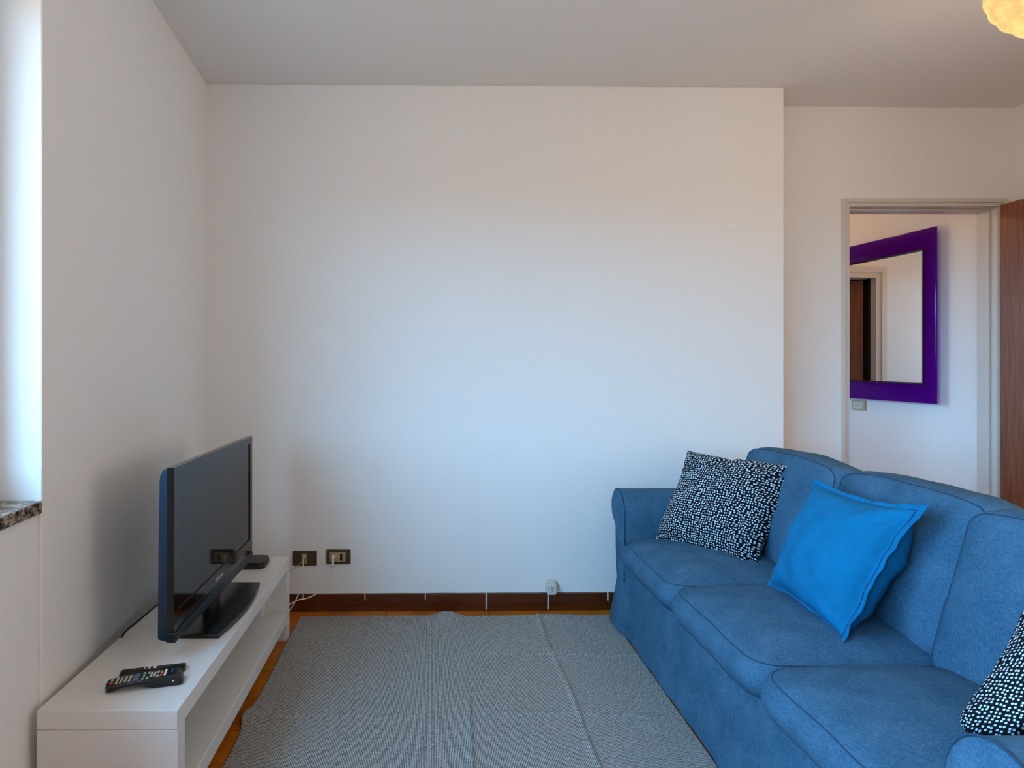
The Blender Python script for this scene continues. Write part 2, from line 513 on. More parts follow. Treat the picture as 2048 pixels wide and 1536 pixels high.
# baseboard of glazed tiles along the far wall
g = sgroup('baseboard_far', (0.2, 3.0, 0))
ends = [-1.12] + [(p-862)/1180*3.02 for p in (607, 730, 851, 973, 1097, 1217, 1338, 1460)] + [1.829]
BH = .088
def skirting_tiles(bm):
    for a, b in zip(ends[:-1], ends[1:]):
        vs = box(bm, a+.0002, b-.0002, 3.001, 3.05, 0.0, BH)
        for v in vs: v.co.y = fy(v.co.x) - (.014 if v.co.y < 3.02 else -.01)
bm = bmesh.new(); skirting_tiles(bm)
obj('tiles', bm, BASEB, g, bevel=.0018, seg=2)
bm = bmesh.new()
for i, x in enumerate(ends[1:-1]):
    full = i in (3, 4, 5)
    w = .0022 if full else .0012
    z0 = .006 if i in (3, 4) else (.05 if i == 5 else .06)
    box(bm, x-w, x+w, fy(x)-.0148, fy(x)-.006, z0, BH+.0006)
obj('grout_lines', bm, GROUT, g)
# bead of paint along the top of the tiles
bm = bmesh.new()
pts = [(-1.12+i*.02, 0, 0) for i in range(148)]
pts = [(x, fy(x)-.001, BH+.002+.0012*noise.noise(Vector((x*9, 0, 0)))) for x, _, _ in pts]
tube(bm, pts, .0028, 6)
obj('paint_bead', bm, GROUT, g, smooth=True)
# left wall baseboard
bm = bmesh.new()
prism(bm, [(LX(3.0), 3.0), (LX(-1.69), -1.69), (LX(-1.69)+.012, -1.69), (LX(3.0)+.012, 3.0)], 0, BH)
struct(obj('baseboard_left', bm, BASEB, bevel=.003))

# ------------------------------------------------------------------ door 1 (brown leaf standing open) and its frame
d1 = sgroup('door_1', ((DX0+DX1)/2, 3.34, 0))
def casing(bm, x0, x1, z1, w, face, th, d):
    """U-shaped architrave lying on plane y=face, outer edge thicker"""
    for (a, b, t) in ((0, w*.5, th), (w*.5, w, th*.55)):
        box(bm, x0-w+a, x0-w+b, face-t, face+.002, 0, z1+w-a)
        box(bm, x1+w-b, x1+w-a, face-t, face+.002, 0, z1+w-a)
        box(bm, x0-w+b, x1+w-b, face-t, face+.002, z1+w-b, z1+w-a)
bm = bmesh.new()
casing(bm, DX0, DX1, DH, .045, ry(2.75), .016, 0)
JY0, JY1 = ry(2.75)-.004, ry(2.75)+.115
# jamb lining with a rebate step
box(bm, DX0-.03, DX0, JY0, JY1, 0, DH+.03); box(bm, DX1, DX1+.03, JY0, JY1, 0, DH+.03)
box(bm, DX0, DX1, JY0, JY1, DH, DH+.03)
box(bm, DX0, DX0+.012, JY0+.045, JY1, 0, DH); box(bm, DX1-.012, DX1, JY0+.045, JY1, 0, DH)
box(bm, DX0+.012, DX1-.012, JY0+.045, JY1, DH-.012, DH)
obj('door_frame', bm, TRIM, d1, bevel=.002)
bm = bx(3.158, 3.196, 2.47, 3.272, .008, 2.146)
lf = obj('door_leaf', bm, WOOD, d1, bevel=.0015)
for z in (.3, 1.07, 1.85):
    bm = bmesh.new(); tube(bm, [(3.204, 3.272, z), (3.204, 3.272, z+.08)], .007, 10)
    obj('hinge', bm, mat('hinge_metal', (150, 140, 120), .3, metal=1), lf, smooth=True)
bm = bmesh.new(); tube(bm, [(3.157, 2.53, 1.03), (3.125, 2.53, 1.03), (3.115, 2.545, 1.03), (3.115, 2.64, 1.03)], .009, 10)
obj('door_handle', bm, mat('handle_metal', (170, 150, 100), .25, metal=1), lf, smooth=True)

# ------------------------------------------------------------------ the hall beyond
def HX(y): return 3.187 - .115*(y-3.65)
bm = bmesh.new()
prism(bm, [(HX(3.40), 3.415), (HX(6.0), 6.0), (HX(6.0)+.3, 6.0), (3.7, 3.415)], 0, H)
struct(obj('wall_hall_right', bm, HALLWALL))
bm = bmesh.new()
box(bm, .45, .6, 3.40, 4.25, 0, H); box(bm, .45, .6, 5.25, 6.2, 0, H)
box(bm, .45, .6, 4.25, 5.25, 0, .95); box(bm, .45, .6, 4.25, 5.25, 2.25, H)
struct(obj('wall_hall_left', bm, HALLWALL))
# end wall, square to the hall's right wall, with a second doorway
ex, ey = .9934, .1142
E0 = Vector((1.475, 5.417, 0))
def EP(s, d=0): return (E0.x+ex*s-ey*d, E0.y+ey*s+ex*d)      # s along, d beyond
s0, s1 = .105, .93
bm = bmesh.new()
def seg(bm, a, b, z0, z1, d0=0, d1=.12): prism(bm, [EP(a, d0), EP(b, d0), EP(b, d1), EP(a, d1)], z0, z1)
seg(bm, -1.0, s0-.02, 0, H); seg(bm, s1+.02, 1.9, 0, H); seg(bm, s0-.02, s1+.02, 2.12, H)
struct(obj('wall_hall_end', bm, HALLWALL))
d2 = sgroup('door_2', (*EP((s0+s1)/2), 0))
bm = bmesh.new()
seg(bm, 0, .05, 0, 2.20, -.022, 0); seg(bm, .05, s0, 0, 2.15, -.012, 0)
seg(bm, s1, s1+.1, 0, 2.20, -.022, 0); seg(bm, .05, s1, 2.15, 2.20, -.022, 0); seg(bm, s0, s1, 2.10, 2.15, -.012, 0)
seg(bm, s0-.02, s0, 0, 2.12, 0, .12); seg(bm, s1, s1+.02, 0, 2.12, 0, .12); seg(bm, s0, s1, 2.10, 2.12, 0, .12)
obj('door_frame', bm, TRIM, d2)
hx, hy = EP(s0+.022, .118)
an = math.radians(58); cx_, sy_ = math.cos(an), math.sin(an)
bm = bmesh.new()
prism(bm, [(hx, hy), (hx+.8*cx_, hy+.8*sy_), (hx+.8*cx_-.04*sy_, hy+.8*sy_+.04*cx_), (hx-.04*sy_, hy+.04*cx_)], .01, 2.09)
lf2 = obj('door_leaf', bm, WOOD, d2)
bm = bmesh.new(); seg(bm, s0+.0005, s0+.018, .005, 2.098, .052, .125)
obj('gap_shade_strip', bm, mat('gap_shade_black', (18, 14, 12), .5), d2)  # black plate on the jamb, painted shade of the gap beside the leaf
# closed dark room beyond the second door
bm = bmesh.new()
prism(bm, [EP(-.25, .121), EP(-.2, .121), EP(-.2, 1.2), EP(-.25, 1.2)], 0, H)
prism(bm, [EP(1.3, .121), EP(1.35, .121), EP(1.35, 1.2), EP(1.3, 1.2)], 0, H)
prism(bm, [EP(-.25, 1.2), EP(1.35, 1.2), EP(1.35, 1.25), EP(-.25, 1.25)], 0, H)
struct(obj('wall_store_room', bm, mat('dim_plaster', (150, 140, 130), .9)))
bm = bmesh.new(); box(bm, .3, 3.9, 6.4, 7.4, -.1, 0); box(bm, .3, 3.9, 6.4, 7.4, H, H+.1)
struct(obj('floor_store_room', bm, FLOOR))

# hall ceiling light: a small opal globe
hl = thing('hall_ceiling_light', (2.1, 4.55, H), 'small opal globe light fixed to the hallway ceiling', 'lamp')
bm = bmesh.new(); bmesh.ops.create_uvsphere(bm, u_segments=32, v_segments=16, radius=.11)
bmesh.ops.translate(bm, verts=bm.verts, vec=(2.1, 4.55, H-.15))
hs = obj('glass_shade', bm, emis('opal_glass', (255, 200, 140), 16), hl, smooth=True)
bm = bmesh.new(); bmesh.ops.create_cone(bm, segments=32, cap_ends=True, radius1=.07, radius2=.08, depth=.05)
bmesh.ops.translate(bm, verts=bm.verts, vec=(2.1, 4.55, H-.026))
obj('mount', bm, WHITE, hl, smooth=False)

# ------------------------------------------------------------------ mirror on the hall wall
Mn = Vector((-1, -.115, 0)).normalized()        # out of the wall
Mu = Vector((-.115, 1, 0)).normalized()         # along the wall, away from the camera
def MP(s, z, d):                                # s along, z height, d off the wall
    return Vector((HX(3.65), 3.65, 0)) + Mu*s + Vector((0, 0, z)) + Mn*d
mz0, mz1, ms0, ms1 = 1.016, 2.118, 0.014, .95
fw = .118
mt = thing('wall_mirror', MP(.39, mz0, 0), 'rectangular mirror in a translucent purple frame on the hallway wall', 'mirror')
bm = bmesh.new()
prof = [(0, .046), (0, .056), (.006, .058), (.06, .046), (.095, .026), (fw, .017), (fw, .010), (.095, .017), (.06, .037)]
rings = []
for (o_, dd) in prof:
    rings.append([bm.verts.new(MP(*p, dd)) for p in ((ms0+o_, mz0+o_), (ms1-o_, mz0+o_), (ms1-o_, mz1-o_), (ms0+o_, mz1-o_))])
for i in range(len(rings)):
    A, B = rings[i], rings[(i+1) % len(rings)]
    for k in range(4): bm.faces.new((A[k], A[(k+1) % 4], B[(k+1) % 4], B[k]))
obj('mirror_frame', bm, PURPLE, mt, auto=30)
bm = bmesh.new()
rr = []
for (o_, dd) in ((fw-.001, .019), (fw+.010, .017), (fw+.010, .0125), (fw-.001, .0125)):
    rr.append([bm.verts.new(MP(*p, dd)) for p in ((ms0+o_, mz0+o_), (ms1-o_, mz0+o_), (ms1-o_, mz1-o_), (ms0+o_, mz1-o_))])
for i in range(4):
    A, B = rr[i], rr[(i+1) % 4]
    for k in range(4): bm.faces.new((A[k], A[(k+1) % 4], B[(k+1) % 4], B[k]))
obj('inner_lip', bm, mat('dark_purple_lip', (30, 10, 40), .2), mt)
bm = bmesh.new()
vs = []
for dd in (.012, .008):
    o_ = fw+.002
    vs.append([bm.verts.new(MP(*p, dd)) for p in ((ms0+o_, mz0+o_), (ms1-o_, mz0+o_), (ms1-o_, mz1-o_), (ms0+o_, mz1-o_))])
bm.faces.new(vs[0]); bm.faces.new(vs[1])
for k in range(4): bm.faces.new((vs[0][k], vs[0][(k+1) % 4], vs[1][(k+1) % 4], vs[1][k]))
obj('mirror_glass', bm, MIRROR, mt)
bm = bmesh.new()
vs = [bm.verts.new(MP(s_, z_, d_)) for d_ in (.001, .0075) for z_ in (mz0+.10, mz1-.10) for s_ in (ms0+.10, ms1-.10)]
for f in ((0, 1, 3, 2), (4, 6, 7, 5), (0, 4, 5, 1), (2, 3, 7, 6), (0, 2, 6, 4), (1, 5, 7, 3)):
    bm.faces.new([vs[i] for i in f])
obj('backing_board', bm, mat('dark_backing', (24, 14, 34), .6), mt)

def wallbox(bm, s0, s1, z0, z1, d0, d1):
    vs = [bm.verts.new(MP(s, z, d)) for d in (d0, d1) for z in (z0, z1) for s in (s0, s1)]
    for f in ((0, 1, 3, 2), (4, 6, 7, 5), (0, 4, 5, 1), (2, 3, 7, 6), (0, 2, 6, 4), (1, 5, 7, 3)):
        bm.faces.new([vs[i] for i in f])
ho = thing('wall_outlet', MP(.67, .93, 0), 'small ochre-rimmed ivory socket plate below the purple mirror', 'outlet')
q0 = .585
bm = bmesh.new(); wallbox(bm, q0, q0+.12, .925, 1.0, 0, .009); obj('cover_plate', bm, OCHRE, ho, bevel=.002)
bm = bmesh.new(); wallbox(bm, q0+.018, q0+.102, .938, .987, .009, .012); obj('socket_insert', bm, IVORY, ho, bevel=.001)
bm = bmesh.new()
for s in (.03, .048, .072, .09): wallbox(bm, q0+s, q0+s+.004, .957, .965, .012, .0125)
obj('pin_holes', bm, HOLE, ho)

# ------------------------------------------------------------------ tv bench
tb = thing('tv_bench', (-.84, 2.14, 0), 'low white lacquered bench with open shelf carrying the television', 'tv bench')
BX0, BX1, BY0, BY1, BZ = -1.021, -.657, 1.527, 2.742, .37
obj('top_panel', bx(BX0, BX1, BY0, BY1, BZ-.05, BZ), WHITE, tb, bevel=.0015)
obj('side_panel', bx(BX0, BX1, BY0, BY0+.05, 0, BZ-.051), WHITE, tb, bevel=.0015)
obj('side_panel', bx(BX0, BX1, BY1-.05, BY1, 0, BZ-.051), WHITE, tb, bevel=.0015)
obj('shelf', bx(BX0+.004, BX1-.001, BY0+.051, BY1-.051, .078, .13), WHITE, tb, bevel=.0015)
obj('brace_block', bx(-.815, -.755, 2.635, 2.691, .131, .319), WHITE, tb, bevel=.0015)
obj('back_rail', bx(BX0+.005, BX0+.02, BY0+.051, BY1-.051, .131, .319), WHITE, tb)

# ------------------------------------------------------------------ television
tv = thing('television', (-.80, 2.16, BZ), 'black flat television on a glossy foot, turned toward the room', 'television')
TX, TY0, TY1, TZ0, TZ1 = -.768, 1.765, 2.535, .432, .956
# front bezel
bm = bmesh.new()
bw, chin = .028, .088
for (a, b, c, d) in ((TY0, TY0+bw, TZ0+.03, TZ1), (TY1-bw, TY1, TZ0+.03, TZ1), (TY0+bw, TY1-bw, TZ1-bw, TZ1), (TY0+bw, TY1-bw, TZ0+.03, TZ0+chin)):
    box(bm, TX-.022, TX, a, b, c, d)
obj('bezel', bm, GLOSSBLACK, tv)
obj('screen', bx(TX-.012, TX-.004, TY0+bw, TY1-bw, TZ0+chin, TZ1-bw), mat('screen_glass', (12, 13, 15), .05, spec=.45), tv)
# lower speaker bar with a raised middle
ym = (TY0+TY1)/2
bm = bmesh.new()
outl = [(TY0, TZ0), (TY1, TZ0), (TY1, TZ0+.028), (ym+.13, TZ0+.028), (ym+.09, TZ0+.045), (ym-.09, TZ0+.045), (ym-.13, TZ0+.028), (TY0, TZ0+.028)]
fa = [bm.verts.new((TX+.003, y, z)) for y, z in outl]; fb = [bm.verts.new((TX-.024, y, z)) for y, z in outl]
bm.faces.new(fa); bm.faces.new(fb)
for i in range(len(outl)):
    j = (i+1) % len(outl); bm.faces.new((fa[i], fa[j], fb[j], fb[i]))
obj('speaker_bar', bm, mat('speaker_plastic', (16, 24, 32), .4), tv, bevel=.002)
# back cover, rounded along its top
bm = bmesh.new()
pr_ = [(-.022, TZ1-.002), (-.030, TZ1-.003), (-.038, TZ1-.010), (-.044, TZ1-.022), (-.047, TZ1-.040), (-.050, TZ1-.25), (-.052, TZ0+.05), (-.052, TZ0+.012), (-.046, TZ0+.006), (-.022, TZ0)]
A = [bm.verts.new((TX+x, TY0+.004, z)) for x, z in pr_]; B = [bm.verts.new((TX+x, TY1-.004, z)) for x, z in pr_]
bm.faces.new(A); bm.faces.new(B)
for i in range(len(pr_)):
    j = (i+1) % len(pr_); bm.faces.new((A[i], A[j], B[j], B[i]))
obj('back_cover', bm, TVBODY, tv, bevel=.002)
# foot
bm = bmesh.new()
ft = []
for i in range(25):
    t = i/24; y = 1.925+t*.465; ft.append((-.692+.026*math.sin(math.pi*t), y))
ft += [(-.865, 2.39), (-.865, 1.925)]
prism(bm, ft, BZ, BZ+.014)
obj('stand_base', bm, mat('dull_gloss_black', (6, 8, 11), .28), tv, bevel=.004, seg=3)
obj('stand_neck', bx(TX-.045, TX-.018, ym-.055, ym+.055, BZ+.012, TZ0+.06), BLACK, tv, bevel=.004)
# maker's name on the chin
tx = bpy.data.curves.new('t', 'FONT'); tx.body = 'SAMSUNG'; tx.size = .017; tx.extrude = .0004
tx.align_x = 'CENTER'
to = bpy.data.objects.new('t', tx); COL.objects.link(to)
dg = bpy.context.evaluated_depsgraph_get()
tm = bpy.data.meshes.new_from_object(to.evaluated_get(dg)); bpy.data.objects.remove(to)
tbm = bmesh.new(); tbm.from_mesh(tm)
bmesh.ops.transform(tbm, matrix=Matrix.Translation((TX+.0006, ym-.01, TZ0+.056)) @ Matrix.Rotation(math.pi/2, 4, 'Z') @ Matrix.Rotation(math.pi/2, 4, 'X'), verts=tbm.verts)
lg = obj('logo', tbm, mat('logo_silver', (190, 200, 205), .35, metal=.2), tv); lg['label'] = 'silver maker name lettering'
bm = bmesh.new()
tube(bm, catmull([(TX-.05, 2.05, .50), (-.90, 1.99, .47), (-.97, 1.955, .415), (-1.012, 1.935, .375), (-1.040, 1.93, .28), (-1.045, 1.95, .12)], 10), .0035, 8)
obj('power_cord', bm, BLACK, tv, smooth=True)

# black box at the end of the bench
bb = thing('set_top_box', (-.82, 2.62, BZ), 'flat black box with rounded corners behind the television', 'box')
bm = bmesh.new()
pts = []
for (cx0, cy0, a0) in ((-.752, 2.655, 0), (-.955, 2.655, 90), (-.955, 2.593, 180), (-.752, 2.593, 270)):
    for k in range(7):
        a = math.radians(a0+k*15); pts.append((cx0+.024*math.cos(a), cy0+.024*math.sin(a)))
prism(bm, pts, BZ+.003, BZ+.021)
obj('lower_shell', bm, BLACK, bb, bevel=.002)
bm = bmesh.new(); prism(bm, [(-.853+(x+.853)*.985, 2.624+(y-2.624)*.97) for x, y in pts], BZ+.0215, BZ+.030)
obj('upper_shell', bm, GREYPL, bb, bevel=.003)
for x in (-.93, -.775):
    for y in (2.60, 2.65): obj('rubber_foot', bx(x-.006, x+.006, y-.006, y+.006, BZ, BZ+.0035), BLACK, bb)

# ------------------------------------------------------------------ remote controls
def remote(name, p0, p1, width, hf, label, keys, m):
    """p0: number-pad end, p1: top end (both on the near edge); hf(t)->(underside, height)"""
    p0 = Vector((*p0, BZ)); p1 = Vector((*p1, BZ)); L = (p1-p0).length
    u = (p1-p0).normalized(); v = Vector((-u.y, u.x, 0)); c = (p0+p1)/2+v*width/2
    r = thing(name, c, label, 'remote control', 'remote controls on the bench')
    bm = bmesh.new(); n = 24; secs = []
    for i in range(n+1):
        t = i/n; lo, hi = hf(t)
        rc = min(1, min(t, 1-t)/.04); wi = width*(.5*math.sqrt(max(0, 1-(1-rc)**2))*.3+.35)
        cc = p0+u*(t*L)+v*width/2
        secs.append([bm.verts.new(cc+v*(wi*a)+Vector((0, 0, lo+(hi-lo)*b))) for a, b in ((-.75, 0), (.75, 0), (1, .35), (1, .75), (.85, 1), (-.85, 1), (-1, .75), (-1, .35))])
    for a, b in zip(secs[:-1], secs[1:]):
        for k in range(8): bm.faces.new((a[k], a[(k+1) % 8], b[(k+1) % 8], b[k]))
    bm.faces.new(secs[0]); bm.faces.new(secs[-1])
    obj('body', bm, m, r, auto=50)
    for (t, s, lt, ws, cm) in keys:
        bm = bmesh.new(); hi = max(hf(min(1, t+lt/2))[1], hf(t)[1])
        cc = p0+u*(t*L)+v*(width*s)
        slope = (hf(min(1, t+.03))[1]-hf(max(0, t-.03))[1])/(.06*L)
        vs = []
        for dz in (-.001, .0016):
            for (a, b) in ((-1, -1), (1, -1), (1, 1), (-1, 1)):
                off = a*lt*L/2
                vs.append(bm.verts.new(cc+u*off+v*(b*ws*width/2)+Vector((0, 0, hf(t)[1]+dz+slope*off))))
        for f in ((0, 1, 2, 3), (4, 5, 6, 7), (0, 1, 5, 4), (1, 2, 6, 5), (2, 3, 7, 6), (3, 0, 4, 7)):
            bm.faces.new([vs[i] for i in f])
        obj('button', bm, cm, r, bevel=.0006)
    return r, u, v, p0
KG = mat('grey_keys', (176, 172, 158), .5); KR = mat('red_key', (214, 70, 66), .5); KT = mat('teal_key', (30, 160, 128), .5)
KO = mat('orange_key', (226, 158, 70), .5); KP = mat('lilac_panel', (96, 94, 118), .5); KW = mat('white_keys', (222, 222, 220), .5)
keys = [(.06, .32, .04, .2, KR), (.06, .68, .035, .2, KG)]
for i, t in enumerate((.13, .185, .24, .295)):
    for s in (.25, .5, .75): keys.append((t, s, .032, .2, KG))
keys += [(.375, .5, .085, .8, KP), (.36, .3, .02, .1, KW), (.4, .3, .02, .1, KW),
         (.475, .62, .035, .42, KT), (.47, .2, .03, .16, KG), (.47, .88, .03, .12, KG), (.53, .22, .035, .2, KG), (.535, .8, .03, .2, KG),
         (.575, .35, .03, .2, KG), (.575, .65, .03, .3, KG), (.62, .5, .035, .5, KG), (.665, .25, .035, .24, KG), (.66, .72, .03, .24, KG),
         (.71, .25, .03, .2, KR), (.71, .62, .03, .22, KO), (.76, .25, .03, .2, KW), (.76, .5, .03, .18, KW), (.76, .75, .03, .2, KW),
         (.85, .55, .02, .4, mat('blue_grey_print', (60, 84, 100), .4))]
def hf1(t):
    hi = .0215+.0135*t - .022*max(0, (t-.9)/.1)**2
    lo = .0 + .012*max(0, math.sin(math.pi*min(1, t/.62)))*(1 if t < .62 else 0)
    return lo, hi
r1 = remote('remote_control', (-.884, 1.598), (-.694, 1.645), .046, hf1,
            'long black remote control with grey keypad, nearest the bench edge', keys, BLACK)
r, u, v, p0 = r1
bm = bmesh.new(); c = p0+u*.172+v*.0003+Vector((0, 0, .017))
ret = bmesh.ops.create_uvsphere(bm, u_segments=10, v_segments=8, radius=.0022)
bmesh.ops.translate(bm, verts=bm.verts, vec=c-v*.0003)
obj('end_led', bm, KW, r, smooth=True)
keys2 = [(.43, .72, .045, .25, mat('pink_key', (222, 170, 170), .5)), (.52, .72, .045, .25, KW), (.36, .7, .02, .1, KW), (.2, .8, .02, .1, KG)]
remote('remote_control', (-.886, 1.672), (-.716, 1.714), .038, lambda t: (0, .013),
       'slim black remote control lying behind the keypad remote', keys2, BLACK)

# ------------------------------------------------------------------ wall sockets and cables
def plate(name, x0, x1, z0, z1, label, group='bronze socket plates on the far wall'):
    y = fy((x0+x1)/2)
    t = thing(name, ((x0+x1)/2, y, z0), label, 'outlet', group)
    obj('cover_plate', bx(x0, x1, y-.009, y+.001, z0, z1), BRONZE, t, bevel=.0015)
    return t, y
p1, y1 = plate('wall_outlet', -.709, -.586, .234, .308, 'bronze socket plate nearest the bench with a single narrow ivory module')
obj('socket_insert', bx(-.661, -.635, y1-.012, y1-.008, .246, .295), GOLDIVORY, p1, bevel=.001)
obj('cable_entry', bx(-.655, -.641, y1-.0135, y1-.011, .254, .285), mat('module_dark', (120, 104, 70), .5), p1)
p2, y2 = plate('wall_outlet', -.537, -.414, .241, .314, 'bronze socket plate with wide ivory insert and black slot, white plug pushed in')
obj('socket_insert', bx(-.519, -.436, y2-.012, y2-.008, .254, .300), GOLDIVORY, p2, bevel=.001)
obj('switch_slot', bx(-.466, -.452, y2-.0135, y2-.011, .260, .294), HOLE, p2)

cd = thing('power_cable', (-.50, 3.0, .1), 'white cable with angled plug in the right-hand bronze socket', 'cable')
bm = bmesh.new()
tube(bm, [(-.497, y2-.010, .279), (-.497, y2-.022, .283), (-.4975, y2-.030, .279), (-.499, y2-.030, .262), (-.501, y2-.028, .245), (-.502, y2-.024, .226)],
     lambda t: .010 - .005*t, 12)
obj('plug', bm, CABLE, cd, smooth=True)
bm = bmesh.new()
tube(bm, catmull([(-.502, 2.996, .228), (-.504, 2.990, .20), (-.515, 2.985, .172), (-.545, 2.98, .135), (-.58, 2.965, .108),
                  (-.620, 2.945, .096), (-.665, 2.925, .093), (-.70, 2.90, .078), (-.74, 2.86, .04), (-.82, 2.84, .006), (-.95, 2.83, .005)], 8), .0028, 8)
obj('cord', bm, CABLE, cd, smooth=True)
c2 = thing('antenna_cable', (-.66, 3.0, .1), 'thin white cable hanging down from the left-hand bronze socket', 'cable')
bm = bmesh.new()
tube(bm, [(-.647, y1-.011, .282), (-.6465, y1-.020, .284), (-.6465, y1-.026, .275)], .0042, 10)
obj('plug', bm, CABLE, c2, smooth=True)
bm = bmesh.new()
tube(bm, catmull([(-.6465, 2.998, .278), (-.649, 2.988, .23), (-.654, 2.98, .17), (-.662, 2.97, .12), (-.676, 2.955, .085), (-.70, 2.92, .045), (-.75, 2.88, .01), (-.9, 2.86, .004)], 8), .0025, 8)
obj('cord', bm, CABLE, c2, smooth=True)
bm = bmesh.new()
tube(bm, catmull([(-.650, y1-.012, .262), (-.665, 2.995, .252), (-.69, 2.985, .235), (-.722, 2.97, .212), (-.78, 2.93, .15), (-.85, 2.86, .05), (-.93, 2.82, .004)], 8), .0021, 8)
tag(obj('beige_cable', bm, BEIGECABLE, None, smooth=True), 'thin beige cable running from the left-hand bronze socket down behind the bench', 'cable')

# round-cornered socket box above the baseboard
def rrect(cx, cz, w, h, r, n=6):
    out = []
    for (sx_, sz_, a0) in ((1, 1, 0), (-1, 1, 90), (-1, -1, 180), (1, -1, 270)):
        for k in range(n+1):
            a = math.radians(a0+k*90/n); out.append((cx+sx_*(w/2-r)+r*math.cos(a), cz+sz_*(h/2-r)+r*math.sin(a)))
    return out
def slab(bm, pts, y0, y1):
    a = [bm.verts.new((x, y0, z)) for x, z in pts]; b = [bm.verts.new((x, y1, z)) for x, z in pts]
    bm.faces.new(a); bm.faces.new(b)
    for i in range(len(pts)):
        j = (i+1) % len(pts); bm.faces.new((a[i], a[j], b[j], b[i]))
ps = thing('phone_socket', (.617, 3.03, .085), 'small ivory surface-mounted socket with three pin holes above the brown baseboard', 'socket')
bm = bmesh.new(); yf = fy(.617)
slab(bm, rrect(.616, .124, .057, .064, .016), yf-.020, yf+.001)
obj('mounting_box', bm, IVORY, ps, bevel=.004, seg=3)
bm = bmesh.new(); slab(bm, rrect(.616, .117, .054, .056, .015), yf-.040, yf-.0205)
obj('cap', bm, IVORY, ps, bevel=.004, seg=3)
bm = bmesh.new()
for (x, z) in ((.611, .125), (.623, .124), (.617, .110)):
    slab(bm, rrect(x, z, .006, .006, .0029), yf-.0405, yf-.0395)
for (xa, za, xb, zb) in ((.611, .125, .617, .118), (.623, .124, .617, .118), (.617, .118, .617, .110)):
    tube(bm, [(xa, yf-.0402, za), (xb, yf-.0402, zb)], .0006, 5)
obj('pin_holes', bm, HOLE, ps)

# ------------------------------------------------------------------ rug
bm = bmesh.new()
RX0, RX1, RYa, RYb = -.652, .897, .95, 2.945
nx, ny = 400, 440
random.seed(5)
def sm(t): t = max(0, min(1, t)); return t*t*(3-2*t)
def ridge(d, w, h): return h*math.exp(-(d/w)**2)
def rugz(x, y):
    z = .004
    z += .0022*(noise.noise(Vector((x*3.2, y*3.2, 1)))+1)+.0012*(noise.noise(Vector((x*11, y*5, 4)))+1)
    # standing fold lines along the length
    k = .010*math.sin(y*7)
    z += ridge(x-.53-.006*math.sin(y*9), .010, .007) * sm((y-.9)/.2)
    z += ridge(x-.137-.008*math.sin(y*6), .010, .009) * (1-sm((y-2.15)/.2))
    z += ridge(x+.30-k, .012, .004)
    z += ridge(y-2.555-.008*math.sin(x*6), .006, .005) * sm((x+.1)/.4)
    z += ridge(y-2.12-.01*math.sin(x*5), .010, .006) * (.4+.6*abs(noise.noise(Vector((x*4, 2, 0)))))
    z += ridge(y-1.69, .008, .004)
    # pinch where the folds cross
    d = math.hypot((x-.55)/.05, (y-2.545)/.035); z += .007*math.exp(-d*d)
    # raised lump at the far edge
    t = (x-.079)/.105
    if abs(t) < 1: z += .026*(math.cos(t*math.pi)*.5+.5)**.8*sm((y-2.72)/.22)
    z += .006*math.exp(-((x-.62)/.13)**2)*sm((y-2.8)/.14)
    # lifted kink on the left edge
    d = math.hypot((x+.66)/.10, (y-2.11)/.05); z += .013*math.exp(-d*d)
    return z
grid = [[None]*(ny+1) for _ in range(nx+1)]
for i in range(nx+1):
    for j in range(ny+1):
        x = RX0+(RX1-RX0)*i/nx; y = RYa+(RYb-RYa)*j/ny
        xx = x; yy = y
        if i == 0 or i == nx: xx += 0
        edge = sm(1-(i/nx)/.1)
        xx += edge*(.010*noise.noise(Vector((0, y*2.2, 3)))-.018*math.exp(-((y-2.10)/.05)**2))
        yy += sm((j/ny-.9)/.1)*(.012*noise.noise(Vector((x*2.5, 0, 7)))+.010*sm((x+.6)/1.2))
        grid[i][j] = bm.verts.new((xx, yy, rugz(x, y)))
for i in range(nx):
    for j in range(ny):
        bm.faces.new((grid[i][j], grid[i+1][j], grid[i+1][j+1], grid[i][j+1]))
rg = obj('area_rug', bm, RUG, None, smooth=True)
md = rg.modifiers.new('solid', 'SOLIDIFY'); md.thickness = .003; md.offset = -1
tag(rg, 'creased grey and white finely striped cotton rug on the terracotta floor', 'rug')
# hems
for nm, xx, i in (('hem', RX0, 0), ('hem', RX1, nx)):
    pass

# ------------------------------------------------------------------ sofa
SX = .892; A_IN, B_IN = 2.737, 1.030           # arm inner faces
so = thing('sofa', (SX+.44, 1.88, 0), 'slate blue three-seat sofa with rolled arms and skirted loose cover', 'sofa')

def rounded_loop(x0, x1, y0, y1, r, n=5):
    out = []
    for (cx0, cy0, a0) in ((x1-r, y1-r, 0), (x0+r, y1-r, 90), (x0+r, y0+r, 180), (x1-r, y0+r, 270)):
        for k in range(n+1):
            a = math.radians(a0+k*90/n); out.append((cx0+r*math.cos(a), cy0+r*math.sin(a)))
    return out
def resample(lp, m):
    L = []; tot = 0; n = len(lp)
    for i in range(n):
        a = Vector(lp[i]); b = Vector(lp[(i+1) % n]); L.append((tot, a, b)); tot += (b-a).length
    out = []
    k = 0
    for j in range(m):
        s = tot*j/m
        while k+1 < n and L[k+1][0] <= s: k += 1
        t0, a, b = L[k]; l = (b-a).length or 1
        out.append(a+(b-a)*((s-t0)/l))
    return out

